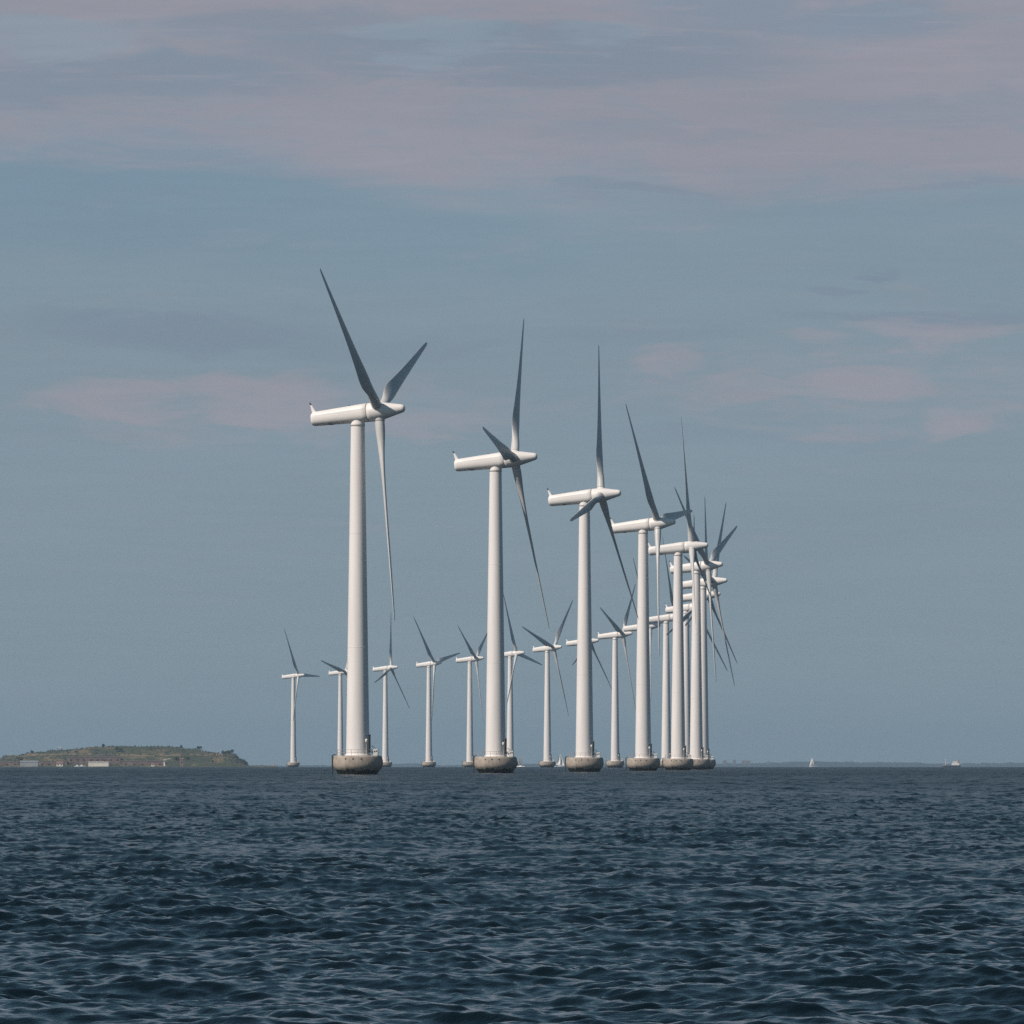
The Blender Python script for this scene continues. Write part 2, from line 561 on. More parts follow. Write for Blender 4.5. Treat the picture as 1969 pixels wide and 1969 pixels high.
def build_far_coast():
    D = 17000.0
    k = D / F
    prof = [(300, 3), (560, 4), (740, 5), (760, 7), (800, 8), (850, 5), (950, 6), (1010, 7), (1060, 8), (1250, 7), (1370, 8), (1450, 8.5), (1490, 10), (1540, 12), (1570, 13),
            (1600, 9.5), (1630, 12), (1655, 10), (1690, 11.5), (1720, 10), (1760, 11), (1785, 8), (1850, 9), (1880, 8.5), (1940, 10), (2100, 9)]
    hid = (D - 5718) ** 2 / (2 * RE)
    mb = MB()
    xs = np.arange(250, 2150, 2.0)
    n = len(xs)
    g = np.random.default_rng(3)
    rough = np.convolve(g.normal(size=n + 8), np.ones(9) / 9, 'same')[:n] * 1.3 + g.normal(size=n) * 0.35
    rows = []
    for j, (dy, f) in enumerate(((0, 0.0), (60, 0.55), (260, 1.0), (700, 0.95), (1500, -0.2))):
        r = []
        for i, x in enumerate(xs):
            h = hid + (lerp_profile(prof, x) + rough[i] * min(1.0, f + 0.3) - 1.2) * k
            p = at(x, D + dy)
            p.z = -sag(D) + (h * f if f > 0 else -2 + h * f)
            r.append(tuple(p))
        rows.append(r)
    vs = [p for r in rows for p in r]
    fs = [(j * n + i, j * n + i + 1, (j + 1) * n + i + 1, (j + 1) * n + i) for j in range(len(rows) - 1) for i in range(n - 1)]
    mb.add(vs, fs)
    tag(mb.build('far_coast_hills', M['land']), kind='structure')
    # pale blocks of flats that stand on the coast
    base = hid + sag(0)
    for i, (x, w, h, lab) in enumerate(((1394, 7, 13.0, 'hazy tower block on the far shore, nearest the turbine cluster'),
                                        (1412, 6, 14.0, 'hazy tall block on the far shore, second from the turbine cluster'),
                                        (1435, 18, 12.5, 'wide hazy building on the far shore between tower blocks and lone sailboat'),
                                        (1478, 5, 11.0, 'narrow hazy block on the far shore halfway to the lone sailboat'))):
        t = empty('distant_building', at(x, D + 160, 0))
        q = MB()
        H = hid + h * k
        q.box((0, 0, H / 2), (w * k, 16, H))
        q.build('wall', M['concrete_far'], t)
        q = MB()
        q.box((0, 0, H + 0.9), (w * k * 0.94, 14, 1.8))
        q.build('roof', M['tin'], t)
        tag(t, lab, 'building', 'buildings on the far shore')


build_far_coast()

# ------------------------------------------------------------------ island with the old fort
DI = 5450.0
KI = DI / F            # metres per photo pixel out there
CREST = [(-160, 4), (-60, 10), (-20, 14), (0, 17), (9, 22), (46, 24), (53, 27.5), (60, 28.5), (90, 30), (98, 32.5), (134, 33.5), (144, 36), (160, 36.5), (169, 39), (198, 39.5), (206, 40.5), (325, 40.5), (334, 38.5), (349, 38),
         (358, 36), (380, 35), (388, 32), (396, 31), (404, 28.5), (425, 26), (443, 27), (452, 25), (463, 15), (475, 9), (479, 2.5), (530, 2.0), (534, -3)]
TIER = [(-160, 3), (-60, 8), (0, 14), (40, 19), (100, 23), (330, 23.5), (400, 22), (440, 20), (455, 14), (470, 6), (479, 1.8), (530, 1.6), (534, -3)]


def island_z(px, s):
    """height in metres at photo column px, s metres behind the shore"""
    c = max(lerp_profile(CREST, px), -3) * KI
    t = min(lerp_profile(TIER, px) * KI, c)
    w = 1.0 if px < 340 else 0.0
    pts = [(-6, -2.0), (0, 0.5), (12, 0.9 + 0.3 * w), (17, min(t * 0.45, 3.5)), (42, t * 0.97), (62, t), (100, c * 0.97), (135, c), (200, c * 0.93), (270, c * 0.3), (310, -2.5)]
    return lerp_profile(pts, s)


def hash_noise(x, y):
    return (math.sin(x * 0.131 + 1.3) * math.cos(y * 0.173 + 0.4) + 0.6 * math.sin(x * 0.37 + y * 0.29) + 0.4 * math.sin(x * 0.83 - y * 0.61 + 2.0)) / 2.0


def island_pt(px, s):
    p = at(px, DI + s)
    z = island_z(px, s)
    if s > 20 and z > 0.5:
        z += hash_noise(p.x, s) * 0.55
    p.z = z - sag(DI)
    return p


def island_material():
    m = bpy.data.materials.new('grassy_rampart')
    m.use_nodes = True
    t = NT(m.node_tree)
    b = m.node_tree.nodes['Principled BSDF']
    tc = t.n('ShaderNodeTexCoord')
    mp = t.n('ShaderNodeMapping')
    t.put(mp.inputs[0], tc.outputs['Object'])
    mp.inputs[3].default_value = (1, 0.7, 2.2)
    n1 = t.noise(mp.outputs[0], 0.05, 6.0, 0.6)
    n2 = t.noise(mp.outputs[0], 0.30, 5.0, 0.65)
    c = t.mix(t.ss(n1, 0.35, 0.62), rgb(0.032, 0.043, 0.021), rgb(0.062, 0.066, 0.030))
    c = t.mix(t.ss(n1, 0.51, 0.66, 0, 0.9), c, rgb(0.17, 0.125, 0.07))
    c = t.mix(t.ss(n2, 0.48, 0.66, 0, 0.75), c, rgb(0.022, 0.033, 0.020))
    # dry grass on the terrace half way up the rampart
    sp = t.n('ShaderNodeSeparateXYZ')
    t.put(sp.inputs[0], tc.outputs['Object'])
    z = t.m('ADD', sp.outputs[2], t.m('MULTIPLY', t.m('SUBTRACT', n2, 0.5), 2.0))
    band = t.m('MULTIPLY', t.ss(z, 6.9, 7.6), t.ss(z, 8.6, 9.4, 1.0, 0.0))
    c = t.mix(t.m('MULTIPLY', band, t.ss(n1, 0.42, 0.55)), c, rgb(0.19, 0.145, 0.085))
    t.put(b.inputs['Base Color'], c)
    b.inputs['Roughness'].default_value = 0.95
    return m


def leaf_clump(mb, c, r, n, flat=0.8, size=0.7, g=random):
    """many small leaf faces through the volume of a crown"""
    for _ in range(n):
        while True:
            v = Vector((g.uniform(-1, 1), g.uniform(-1, 1), g.uniform(-1, 1)))
            if v.length < 1:
                break
        v = v * (0.55 + 0.45 * v.length)
        p = Vector(c) + Vector((v.x * r, v.y * r, v.z * r * flat))
        a = Vector((g.gauss(0, 1), g.gauss(0, 1), g.gauss(0, 1))).normalized()
        b = a.orthogonal().normalized()
        d = a.cross(b)
        s = size * g.uniform(0.6, 1.3)
        mb.add([p + b * s, p + d * s * 0.7, p - b * s, p - d * s * 0.7], [(0, 1, 2, 3)], 0, False)


def bush(px, s, h, w, mat, label, group, name='bush'):
    p = island_pt(px, s)
    t = empty(name, p)
    mb = MB()
    g = random.Random(int(px * 31 + s * 7))
    k = max(3, int(w))
    for i in range(k):
        leaf_clump(mb, (g.uniform(-0.35, 0.35) * w, g.uniform(-0.3, 0.3) * w, h * g.uniform(0.35, 0.62)), h * g.uniform(0.26, 0.42), 60, 0.85, 0.32 + 0.03 * h, g)
    mb.build('crown', mat, t)
    mb = MB()
    mb.tube([(0, 0, -0.4), (0.1, 0, h * 0.3), (0.0, 0.1, h * 0.6)], [0.22, 0.16, 0.07], 7)
    for a in (0.4, 2.5, 4.4):
        mb.tube([(0.05, 0, h * 0.25), (math.cos(a) * w * 0.2, math.sin(a) * w * 0.2, h * 0.6)], [0.11, 0.04], 6)
    mb.build('trunk', M['bark'], t)
    tag(t, label, 'bush', group)
    return t


def build_island():
    pxs = np.concatenate([np.arange(-160, 440, 3.0), np.arange(440, 536, 1.5)])
    ss = [-6, 0, 4, 8, 12, 17, 22, 27, 32, 37, 42, 48, 55, 62, 70, 80, 90, 100, 115, 135, 165, 200, 235, 270, 310]
    mb = MB()
    n = len(pxs)
    mb.add([tuple(island_pt(px, s)) for s in ss for px in pxs],
           [(j * n + i, j * n + i + 1, (j + 1) * n + i + 1, (j + 1) * n + i) for j in range(len(ss) - 1) for i in range(n - 1)])
    tag(mb.build('island_ground', island_material()), kind='structure')
    # shrubs that cover the slopes: nobody could count them
    mb = MB()
    g = random.Random(5)
    for _ in range(900):
        px = g.uniform(0, 476)
        s = g.uniform(18, 150)
        p = island_pt(px, s)
        if hash_noise(p.x * 1.7 + 9, s * 1.4) < 0.02 and px < 400:
            continue
        r = g.uniform(0.35, 0.95)
        if island_z(px, s) < 3.0:
            continue
        leaf_clump(mb, p + Vector((0, 0, r * 0.25)), r, 14, 0.7, 0.42, g)
    tag(mb.build('shrub_cover', M['leaf_dark']), kind='stuff')
    # bushes one can tell apart
    for px, s, h, w, lab in ((201, 128, 3.2, 3.4, 'rounded dark bush on the island skyline above the long white building'),
                             (347, 120, 2.8, 2.6, 'small dark bush breaking the skyline right of the island summit'),
                             (383, 118, 3.6, 4.4, 'dark bush where the island skyline begins to drop'),
                             (432, 96, 3.4, 5.2, 'dense dark bush left of the tallest clump at the island end'),
                             (443, 92, 4.6, 5.8, 'tallest dark bush at the steep right end of the island'),
                             (456, 74, 3.6, 4.6, 'dark bush on the steep slope just below the tallest clump'),
                             (466, 52, 3.4, 4.6, 'dark bush low on the island end slope'),
                             (473, 36, 3.2, 4.2, 'lowest dark bush at the foot of the island end, beside the spit'),
                             (228, 76, 4.6, 6.5, 'big dark bush in the hollow above the long white building'),
                             (232, 22, 4.0, 4.2, 'dark bush at the right end of the tall fort front'),
                             (38, 24, 4.2, 5.2, 'dark bush above the grey shed'),
                             (62, 100, 2.4, 3.6, 'low bush at the left shoulder of the island'),
                             (340, 26, 3.4, 5.0, 'dark bush beside the brick gatehouse'),
                             (360, 30, 2.8, 5.6, 'wide low bush right of the brick gatehouse')):
        bush(px, s, h, w, M['leaf_dark'] if px % 2 else M['leaf'], lab, 'bushes on the island')

    # stone fort fronts along the quay
    def fort(px0, px1, s, h, label, step, wh, wz):
        x0, x1 = at(px0, DI + s).x, at(px1, DI + s).x
        t = empty('fort_wall', ((x0 + x1) / 2, DI + s, -sag(DI)))
        W = x1 - x0
        q = MB()
        q.box((0, 2.5, h / 2 - 0.25), (W, 5, h + 0.5))
        q.build('masonry', M['stone'], t)
        q = MB()
        q.box((0, 2.5, h + 0.27), (W + 0.4, 5.5, 0.5))
        q.build('parapet', M['quay'], t)
        nn = int(W / step)
        for z in wz:
            for i in range(nn):
                q = MB()
                q.box((-W / 2 + (i + 0.5) * W / nn, 0.02, z), (1.5, 0.35, wh))
                q.build('window', M['hole'], t)
        tag(t, label, 'fort', 'stone fronts of the island fort')
    fort(-40, 36, 13, 4.4, 'low reddish stone fort front left of the grey shed', 6.0, 1.2, (2.2,))
    fort(74, 129, 13, 4.6, 'low stone fort front between the grey shed and the tall front', 5.0, 1.3, (2.3,))
    fort(130, 232, 15, 8.2, 'tall two-storey stone fort front behind the long white building', 5.2, 1.3, (2.4, 5.9))
    fort(233, 315, 13, 4.9, 'pinkish low stone fort front right of the long white building', 6.4, 1.2, (2.2,))

    def house(name, px0, px1, s, h, depth, wall, roof, label, cat, pitch=0.0, wins=0):
        x0, x1 = at(px0, DI + s).x, at(px1, DI + s).x
        W = x1 - x0
        t = empty(name, ((x0 + x1) / 2, DI + s, 1.0 - sag(DI)))
        q = MB()
        q.box((0, 0, h / 2 - 0.5), (W, depth, h + 1.0))
        q.build('wall', wall, t)
        q = MB()
        e = 0.35
        a, b2 = W / 2 + e, depth / 2 + e
        zr = h + max(pitch, 0.25)
        q.add([(-a, -b2, h + 0.003), (a, -b2, h + 0.003), (a, b2, h + 0.003), (-a, b2, h + 0.003), (-a * 0.93, 0, zr), (a * 0.93, 0, zr)],
              [(0, 1, 5, 4), (2, 3, 4, 5), (1, 2, 5), (3, 0, 4), (3, 2, 1, 0)], 0, False)
        q.build('roof', roof, t)
        for i in range(wins):
            q = MB()
            q.box((-W / 2 + (i + 0.5) * W / wins, -depth / 2 - 0.02, h * 0.5), (0.9, 0.16, 0.9))
            q.build('window', M['hole'], t)
        tag(t, label, cat)
    house('long_building', 170, 209, 3.2, 2.9, 5.0, M['plaster'], M['plaster'], 'long low white building on the quay in front of the tall fort front', 'building', 0.5, 0)
    house('shed', 38.5, 73.5, 4.0, 3.4, 6.0, M['tin'], M['tin'], 'wide grey metal shed on the quay', 'shed', 0.9, 0)
    house('hut', 109, 121, 3.5, 1.9, 4.0, M['plaster'], M['redroof'], 'small white hut with a red roof on the quay', 'hut', 1.7, 2)
    house('gatehouse', 346, 353, 6, 5.4, 4.0, M['brick'], M['redroof'], 'narrow red brick gatehouse right of the white crane', 'gatehouse', 1.0, 1)
    house('cabin', 291, 297, 3, 1.6, 3.0, M['plaster'], M['redroof'], 'tiny pale cabin at the end of the quay', 'hut', 0.8, 1)
    # pavilion on the crest
    p = island_pt(115, 120)
    t = empty('pavilion', p)
    for dx in (-1, 1):
        for dy in (-1, 1):
            q = MB()
            q.tube([(dx * 1.6, dy * 1.4, -0.6), (dx * 1.6, dy * 1.4, 2.0)], 0.16)
            q.build('post', M['bark'], t)
    q = MB()
    q.add([(-2.4, -2, 2), (2.4, -2, 2), (2.4, 2, 2), (-2.4, 2, 2), (-0.8, 0, 3.3), (0.8, 0, 3.3)], [(0, 1, 5, 4), (2, 3, 4, 5), (1, 2, 5), (3, 0, 4), (3, 2, 1, 0)], 0, False)
    q.build('roof', M['tin'], t)
    tag(t, 'open grey shelter with four posts on the island skyline', 'shelter')
    # harbour crane
    p = at(316, DI + 8, 1.0)
    t = empty('crane', p)
    q = MB()
    q.box((0, 0, 1.6), (1.2, 1.2, 4.0), taper=0.85)
    q.build('pillar', M['hull'], t)
    q = MB()
    q.box((0, 0, 4.3), (1.7, 1.7, 1.4))
    q.build('cab', M['tin'], t)
    q = MB()
    q.tube([(-0.6, 0, 5.2), (5.2, 0, 5.9)], [0.28, 0.18], 6)
    q.build('jib', M['hull'], t)
    tag(t, 'white harbour crane with a level jib on the island quay', 'crane')
    # marker post
    p = island_pt(417, 70)
    t = empty('marker_post', p)
    q = MB()
    q.lathe([(-0.6, 0.45), (0, 0.5), (2.4, 0.38), (2.6, 0.5), (2.9, 0.5), (3.2, 0.1)], 12)
    q.build('post', M['orange'], t)
    tag(t, 'small orange marker post on the green slope near the island end', 'marker')
    # small end beacon on the spit
    p = at(527, DI + 60, 0.3)
    t = empty('beacon', p)
    q = MB()
    q.lathe([(-1.5, 2.3), (0.5, 2.0), (0.9, 1.2)], 14)
    q.build('plinth', M['quay'], t)
    q = MB()
    q.lathe([(0.9, 0.7), (1.7, 0.55), (1.9, 0.2)], 12)
    q.build('lantern', M['orange'], t)
    tag(t, 'low orange beacon at the tip of the flat spit', 'beacon')


build_island()


# ------------------------------------------------------------------ boats
def hull_rings(L, B, fb, dr, nose=0.28):
    """bow towards +x; sections from stern to bow"""
    rings = []
    for i in range(13):
        u = i / 12
        x = -L / 2 + L * u
        w = B / 2 * (0.78 + 0.22 * math.sin(min(u / 0.45, 1) * math.pi / 2)) * (1 - max(0, (u - 0.45) / 0.55) ** 2.2) + 0.02
        top = fb * (1 + nose * max(0, (u - 0.5) / 0.5) ** 2)
        ring = []
        for a in range(9):
            q = a / 8 * math.pi
            ring.append((x + (0.05 * L * (1 if u > 0.9 else 0)) * 0, -w * math.cos(q) * (1 - 0.25 * math.sin(q)), top - (top + dr) * math.sin(q) ** 0.8))
        rings.append(ring)
    return rings


def sailboat(px, d, mast, label, sail_mat, heading, jib_mat=None, lean=0.0, group='sailing yachts on the horizon', swing=0.30):
    t = empty('sailboat', at(px, d, 0.0))
    t.rotation_euler = (R(lean), 0, heading)
    L = mast * 0.72
    q = MB()
    q.loft(hull_rings(L, L * 0.31, L * 0.095, 0.35), 0, True)
    q.build('hull', M['hull'], t)
    q = MB()
    q.box((0.2, 0, L * 0.095 + 0.22), (L * 0.34, L * 0.17, 0.55), taper=0.8)
    q.build('cabin', M['hull'], t)
    q = MB()
    q.tube([(L * 0.08, 0, 0.3), (L * 0.08, 0, mast)], [0.10, 0.06], 8)
    q.tube([(L * 0.08, 0, L * 0.095 + 1.1), (-L * 0.36 * math.cos(swing), L * 0.36 * math.sin(swing), L * 0.095 + 1.0)], 0.07, 6)
    q.build('mast', M['grey'], t)

    def sail(a, b, c, belly):
        a, b, c = Vector(a), Vector(b), Vector(c)
        n = (b - a).cross(c - a).normalized()
        N = 8
        vs, fs, ids = [], [], {}
        for i in range(N + 1):
            for j in range(N + 1 - i):
                u, v = i / N, j / N
                w = 1 - u - v
                ids[i, j] = len(vs)
                vs.append(a * w + b * u + c * v + n * belly * 16 * max(u * v * w, 0) ** 0.7 * 0.45)
        for i in range(N):
            for j in range(N - i):
                fs.append((ids[i, j], ids[i + 1, j], ids[i, j + 1]))
                if j < N - i - 1:
                    fs.append((ids[i + 1, j], ids[i + 1, j + 1], ids[i, j + 1]))
        k = len(vs)
        off = n * 0.02
        q = MB()
        q.add([p + off for p in vs] + [p - off for p in vs], fs + [tuple(k + i for i in f[::-1]) for f in fs])
        return q
    tk = L * 0.08
    sail((tk - 0.12, 0, L * 0.095 + 1.15), (-L * 0.36 * math.cos(swing), L * 0.36 * math.sin(swing), L * 0.095 + 1.1), (tk - 0.1, 0, mast * 0.985), 1.0).build('mainsail', sail_mat, t)
    sail((L * 0.48, 0, L * 0.1 + 0.35), (tk - L * 0.06, L * 0.12, L * 0.095 + 0.8), (tk + 0.25, 0, mast * 0.90), 0.9).build('jib_sail', jib_mat or sail_mat, t)
    tag(t, label, 'sailboat', group)


sailboat(1562.5, 7200, 11.2, 'white sailboat alone on the open horizon to the right of all turbines', M['sail'], R(200))
sailboat(1076, 5500, 12.0, 'white sailboat with two sails beside the base of the third largest turbine', M['sail'], R(12), M['sail'])
sailboat(1001, 5650, 11.0, 'boat with shaded sails peeping out from behind the second largest turbine base', M['sail_shaded'], R(160), M['sail_shaded'])


def motor_ship():
    t = empty('motor_ship', at(1829, 6700, 0.3))
    t.rotation_euler = (0, 0, R(176))
    q = MB()
    q.loft(hull_rings(19.0, 5.2, 1.7, 0.9, 0.6), 0, True)
    q.build('hull', M['hull_dark'], t)
    q = MB()
    q.box((-4.2, 0, 2.7), (7.6, 4.2, 2.4))
    q.box((-4.0, 0, 4.75), (5.2, 3.6, 1.7), taper=0.9)
    sup = q.build('superstructure', M['hull'], t)
    for i in range(4):
        q = MB()
        q.box((-5.6 + i * 1.1, 1.68, 4.8), (0.6, 0.35, 0.6))
        q.build('window', M['hole'], sup)
    q = MB()
    q.lathe([(3.9, 0.75), (6.9, 0.6)], 14, 0, (-7.4, 0))
    q.build('funnel', M['orange'], t)
    q = MB()
    q.tube([(-4.6, 0, 5.4), (-4.6, 0, 9.2)], [0.28, 0.12], 8)
    q.build('mast', M['grey'], t)
    q = MB()
    q.tube([(5.6, 0, 1.5), (5.6, 0, 8.2)], [0.34, 0.16], 8)
    q.tube([(5.6, 0, 2.6), (1.6, 0, 4.4)], 0.10, 6)
    q.build('foremast', M['hull'], t)
    q = MB()
    q.tube([(8.9, 0, 2.4), (8.9, 0, 3.5)], 0.06, 6)
    q.tube([(4.0, 1.9, 2.6), (8.6, 0.6, 3.1)], 0.05, 6)
    q.tube([(4.0, -1.9, 2.6), (8.6, -0.6, 3.1)], 0.05, 6)
    q.build('railing', M['grey'], t)
    tag(t, 'small dark hulled motor ship with white superstructure, far out on the open horizon', 'ship')


motor_ship()


def launch(px, d, L, label):
    t = empty('motorboat', at(px, d, 0.1))
    t.rotation_euler = (0, 0, R(8))
    q = MB()
    q.loft(hull_rings(L, L * 0.34, 0.85, 0.3), 0, True)
    q.build('hull', M['hull'], t)
    q = MB()
    q.box((-0.3, 0, 1.35), (L * 0.34, L * 0.22, 1.0), taper=0.75)
    q.build('cabin', M['hull'], t)
    tag(t, label, 'motorboat', 'small boats off the island quay')


launch(149, DI - 16, 4.6, 'white motorboat off the quay, left of its moored twin')
launch(157.5, DI - 13, 5.6, 'white motorboat moored nearest the long white building')


# ------------------------------------------------------------------ wind turbines
HUBZ, OVER, TILT, CONE, BR = 63.6, 3.9, R(6.0), R(0.7), 37.7


def blade_mesh():
    st = [  # span, chord, thickness, round(1)..aerofoil(0), twist
        (1.45, 1.72, 1.72, 1.0, 20), (3.0, 1.72, 1.72, 1.0, 20), (4.2, 1.82, 1.62, 0.82, 20), (5.4, 2.10, 1.42, 0.55, 20), (6.6, 2.45, 1.20, 0.30, 19.5), (7.8, 2.72, 1.02, 0.14, 18.5),
        (9.0, 2.80, 0.88, 0.05, 17), (10.5, 2.74, 0.76, 0, 15), (13.5, 2.45, 0.60, 0, 11.5), (17, 2.14, 0.52, 0, 8.2), (21, 1.82, 0.44, 0, 5.4), (25, 1.54, 0.36, 0, 3.3), (29, 1.28, 0.29, 0, 1.7),
        (33, 1.0, 0.22, 0, 0.6), (35.5, 0.82, 0.17, 0, 0), (36.8, 0.68, 0.13, 0, 0), (37.45, 0.42, 0.065, 0, 0), (BR, 0.12, 0.03, 0, 0)]
    n = 28
    rings = []
    for z, c, th, rd, tw in st:
        tw = R(tw + 1.5)
        ring = []
        for j in range(n):
            a = 2 * math.pi * j / n
            # aerofoil: u from 0 at the nose to 1 at the tail
            u = 0.5 - 0.5 * math.cos(a)
            yt = 5 * (0.2969 * math.sqrt(max(u, 0)) - 0.126 * u - 0.3516 * u * u + 0.2843 * u ** 3 - 0.1036 * u ** 4)
            s = 1 if a <= math.pi else -1
            af_y = (0.30 - u) * c
            af_t = s * yt * th + 0.035 * c * math.sin(math.pi * u)
            ci_y = 0.5 * math.cos(a) * th
            ci_t = 0.5 * math.sin(a) * th
            y = af_y * (1 - rd) + ci_y * rd
            tt = af_t * (1 - rd) + ci_t * rd
            ring.append((y * math.sin(tw) - tt * math.cos(tw), y * math.cos(tw) + tt * math.sin(tw), z))
        rings.append(ring)
    # finer rings along the span
    out = []
    P = np.array(rings)
    zs = P[:, 0, 2]
    zz = np.unique(np.concatenate([zs, np.linspace(zs[0], zs[-1], 46)]))
    for z in zz:
        out.append([tuple(np.array([np.interp(z, zs, P[:, j, 0]), np.interp(z, zs, P[:, j, 1]), z])) for j in range(n)])
    mb = MB()
    mb.loft(out[::1], 0, True)
    return mb


def make_turbine():
    root = empty('wind_turbine', (0, 0, 0))
    # concrete gravity base with its ice cone
    q = MB()
    q.lathe([(-3.0, 2.6), (-0.6, 3.13), (0.0, 3.36), (0.35, 3.55), (0.75, 3.81), (1.1, 4.12), (1.4, 4.32), (1.7, 4.42), (2.1, 4.45), (2.6, 4.41), (3.1, 4.29), (3.28, 4.22), (3.38, 4.08), (3.42, 3.89), (3.425, 0.5)], 72)
    for zz, rr, a0 in ((2.83, 4.35, 0.0), (1.12, 4.13, 0.0)):
        for k in (-28, -9.8, 9.2, 150, 169, 188):
            a = R(k - 90.0)
            cx_, cy_ = rr * math.cos(a), rr * math.sin(a)
            d = Vector((math.cos(a), math.sin(a), 0))
            p = Vector((cx_, cy_, zz))
            e = Vector((-d.y, d.x, 0))
            ring = lambda o, r: [tuple(p + d * o + e * r * math.cos(i * math.pi / 5) + Vector((0, 0, 1)) * r * math.sin(i * math.pi / 5)) for i in range(10)]
            q.loft([ring(-0.25, 0.14), ring(0.045, 0.14)], 1, True)
    q.build('foundation', [M['concrete'], M['hole']], root)
    # railing round the platform
    q = MB()
    a0, a1 = -18, 308
    rr = 3.72
    for zz in (3.95, 4.48):
        q.tube([(rr * math.cos(R(a)), rr * math.sin(R(a)), zz) for a in np.linspace(a0, a1, 66)], 0.030, 6)
    for k in range(19):
        a = R(a0 + (a1 - a0) * k / 18)
        q.tube([(rr * math.cos(a), rr * math.sin(a), 3.4), (rr * math.cos(a), rr * math.sin(a), 4.48)], 0.032, 6)
    q.build('railing', M['grey'], root)
    # boat landing on the flank
    q = MB()
    for dy in (-0.32, 0.32):
        q.tube([(-4.46, dy - 0.6, -1.2), (-4.46, dy - 0.6, 3.5)], 0.115, 10)
        q.tube([(-4.46, dy - 0.6, 3.5), (-3.9, dy - 0.6, 3.62)], 0.08, 8)
        q.tube([(-4.46, dy - 0.6, 2.2), (-4.15, dy - 0.6, 2.2)], 0.08, 8)
    for k in range(13):
        z = -0.2 + k * 0.3
        q.tube([(-4.46, -0.92, z), (-4.46, -0.28, z)], 0.03, 6)
    q.build('boat_ladder', M['dark'], root)
    # tower
    q = MB()
    zb, zt, rb, rt = 3.42, 61.55, 2.07, 1.22
    prof = []
    joints = (22.5, 42.5)
    for z in np.linspace(zb, zt, 30):
        prof.append((z, rb + (rt - rb) * (z - zb) / (zt - zb)))
    q.lathe([(3.42, 2.28), (3.66, 2.28), (3.70, 2.10)], 64)
    q.lathe(prof, 64, 0, cap0=False)
    for z in joints:
        r = rb + (rt - rb) * (z - zb) / (zt - zb)
        q.lathe([(z - 0.03, r + 0.002), (z - 0.03, r + 0.012), (z + 0.03, r + 0.012), (z + 0.03, r + 0.002)], 64, 0, cap0=False, cap1=False)
    tower = q.build('tower', M['white'], root)
    # door porch and steps on the side turned from the sun
    da = R(-18)
    dv, ev = Vector((math.cos(da), math.sin(da), 0)), Vector((-math.sin(da), math.cos(da), 0))
    q = MB()
    q.box(tuple(dv * 1.86 + Vector((0, 0, 5.45))), (0.62, 1.25, 3.1), 0, da)
    q.box(tuple(dv * 1.88 + Vector((0, 0, 7.06))), (0.66, 1.4, 0.11), 0, da)
    dr = q.build('door_porch', M['porch'], tower)
    q = MB()
    q.tube([tuple(dv * 2.19 + ev * 0.45 + Vector((0, 0, 5.4))), tuple(dv * 2.19 + ev * 0.45 + Vector((0, 0, 5.8)))], 0.03, 6)
    q.build('handle', M['grey'], dr)
    q = MB()
    for k in range(5):
        q.box(tuple(dv * (2.52 + 0.22 * k) + Vector((0, 0, 4.22 - 0.19 * k))), (0.24, 1.0, 0.06), 0, da)
    for s in (-1, 1):
        q.tube([tuple(dv * 2.3 + ev * 0.52 * s + Vector((0, 0, 4.35))), tuple(dv * 3.55 + ev * 0.52 * s + Vector((0, 0, 3.45)))], 0.05, 6)
        q.tube([tuple(dv * 2.4 + ev * 0.52 * s + Vector((0, 0, 5.25))), tuple(dv * 3.5 + ev * 0.52 * s + Vector((0, 0, 4.40)))], 0.035, 6)
        q.tube([tuple(dv * 3.5 + ev * 0.52 * s + Vector((0, 0, 4.40))), tuple(dv * 3.5 + ev * 0.52 * s + Vector((0, 0, 3.42)))], 0.035, 6)
    q.build('steps', M['dark'], root)
    q = MB()
    q.lathe([(3.42, 0.16), (3.5, 0.075), (5.75, 0.07)], 10, 0, (1.58, -2.75))
    lp = q.build('platform_post', M['grey'], root)  # plain slim post on the platform, with a pale rounded head
    q = MB()
    q.lathe([(5.72, 0.12), (5.8, 0.20), (6.15, 0.23), (6.3, 0.19), (6.36, 0.05)], 16, 0, (1.58, -2.75))
    q.build('post_head', M['plastic'], lp)
    q = MB()
    q.box((3.16, -2.0, 4.02), (0.76, 0.5, 1.18))
    cb = q.build('cabinet', M['plastic'], root)
    q = MB()
    for dx, dz in ((-0.16, 0.12), (0.17, 0.2)):
        p = Vector((3.16 + dx, -2.25, 4.02 + dz))
        q.loft([[tuple(p + Vector((0.13 * math.cos(i * math.pi / 6), o, 0.13 * math.sin(i * math.pi / 6)))) for i in range(12)][::-1] for o in (0.02, -0.03)], 0, True)
    q.build('vent', M['hole'], cb)
    # yaw collar between tower and nacelle
    q = MB()
    q.lathe([(61.55, 1.20), (61.58, 1.255), (61.75, 1.262), (61.95, 1.25), (62.3, 1.19), (62.75, 1.12)], 56)
    q.build('yaw_collar', M['shell'], root)
    q = MB()
    q.lathe([(61.44, 1.19), (61.45, 1.275), (61.545, 1.275), (61.546, 1.19)], 56, cap0=False, cap1=False)
    q.build('flange', M['seam'], tower)

    # nacelle in its own frame: x upwind along the shaft, origin at the rotor centre
    def ring(x, r, squash=1.0, lip=0.0, n=56):
        out = []
        for j in range(n):
            a = 2 * math.pi * j / n
            k = r + (lip if math.sin(a) > 0.36 else 0.0)
            # slightly flattened flanks as on a moulded shell
            e = 2.35
            ca, sa = math.cos(a), math.sin(a)
            g = (abs(ca) ** e + abs(sa) ** e) ** (-1 / e)
            out.append((x, -ca * k * g * squash, sa * k * g))
        return out
    q = MB()
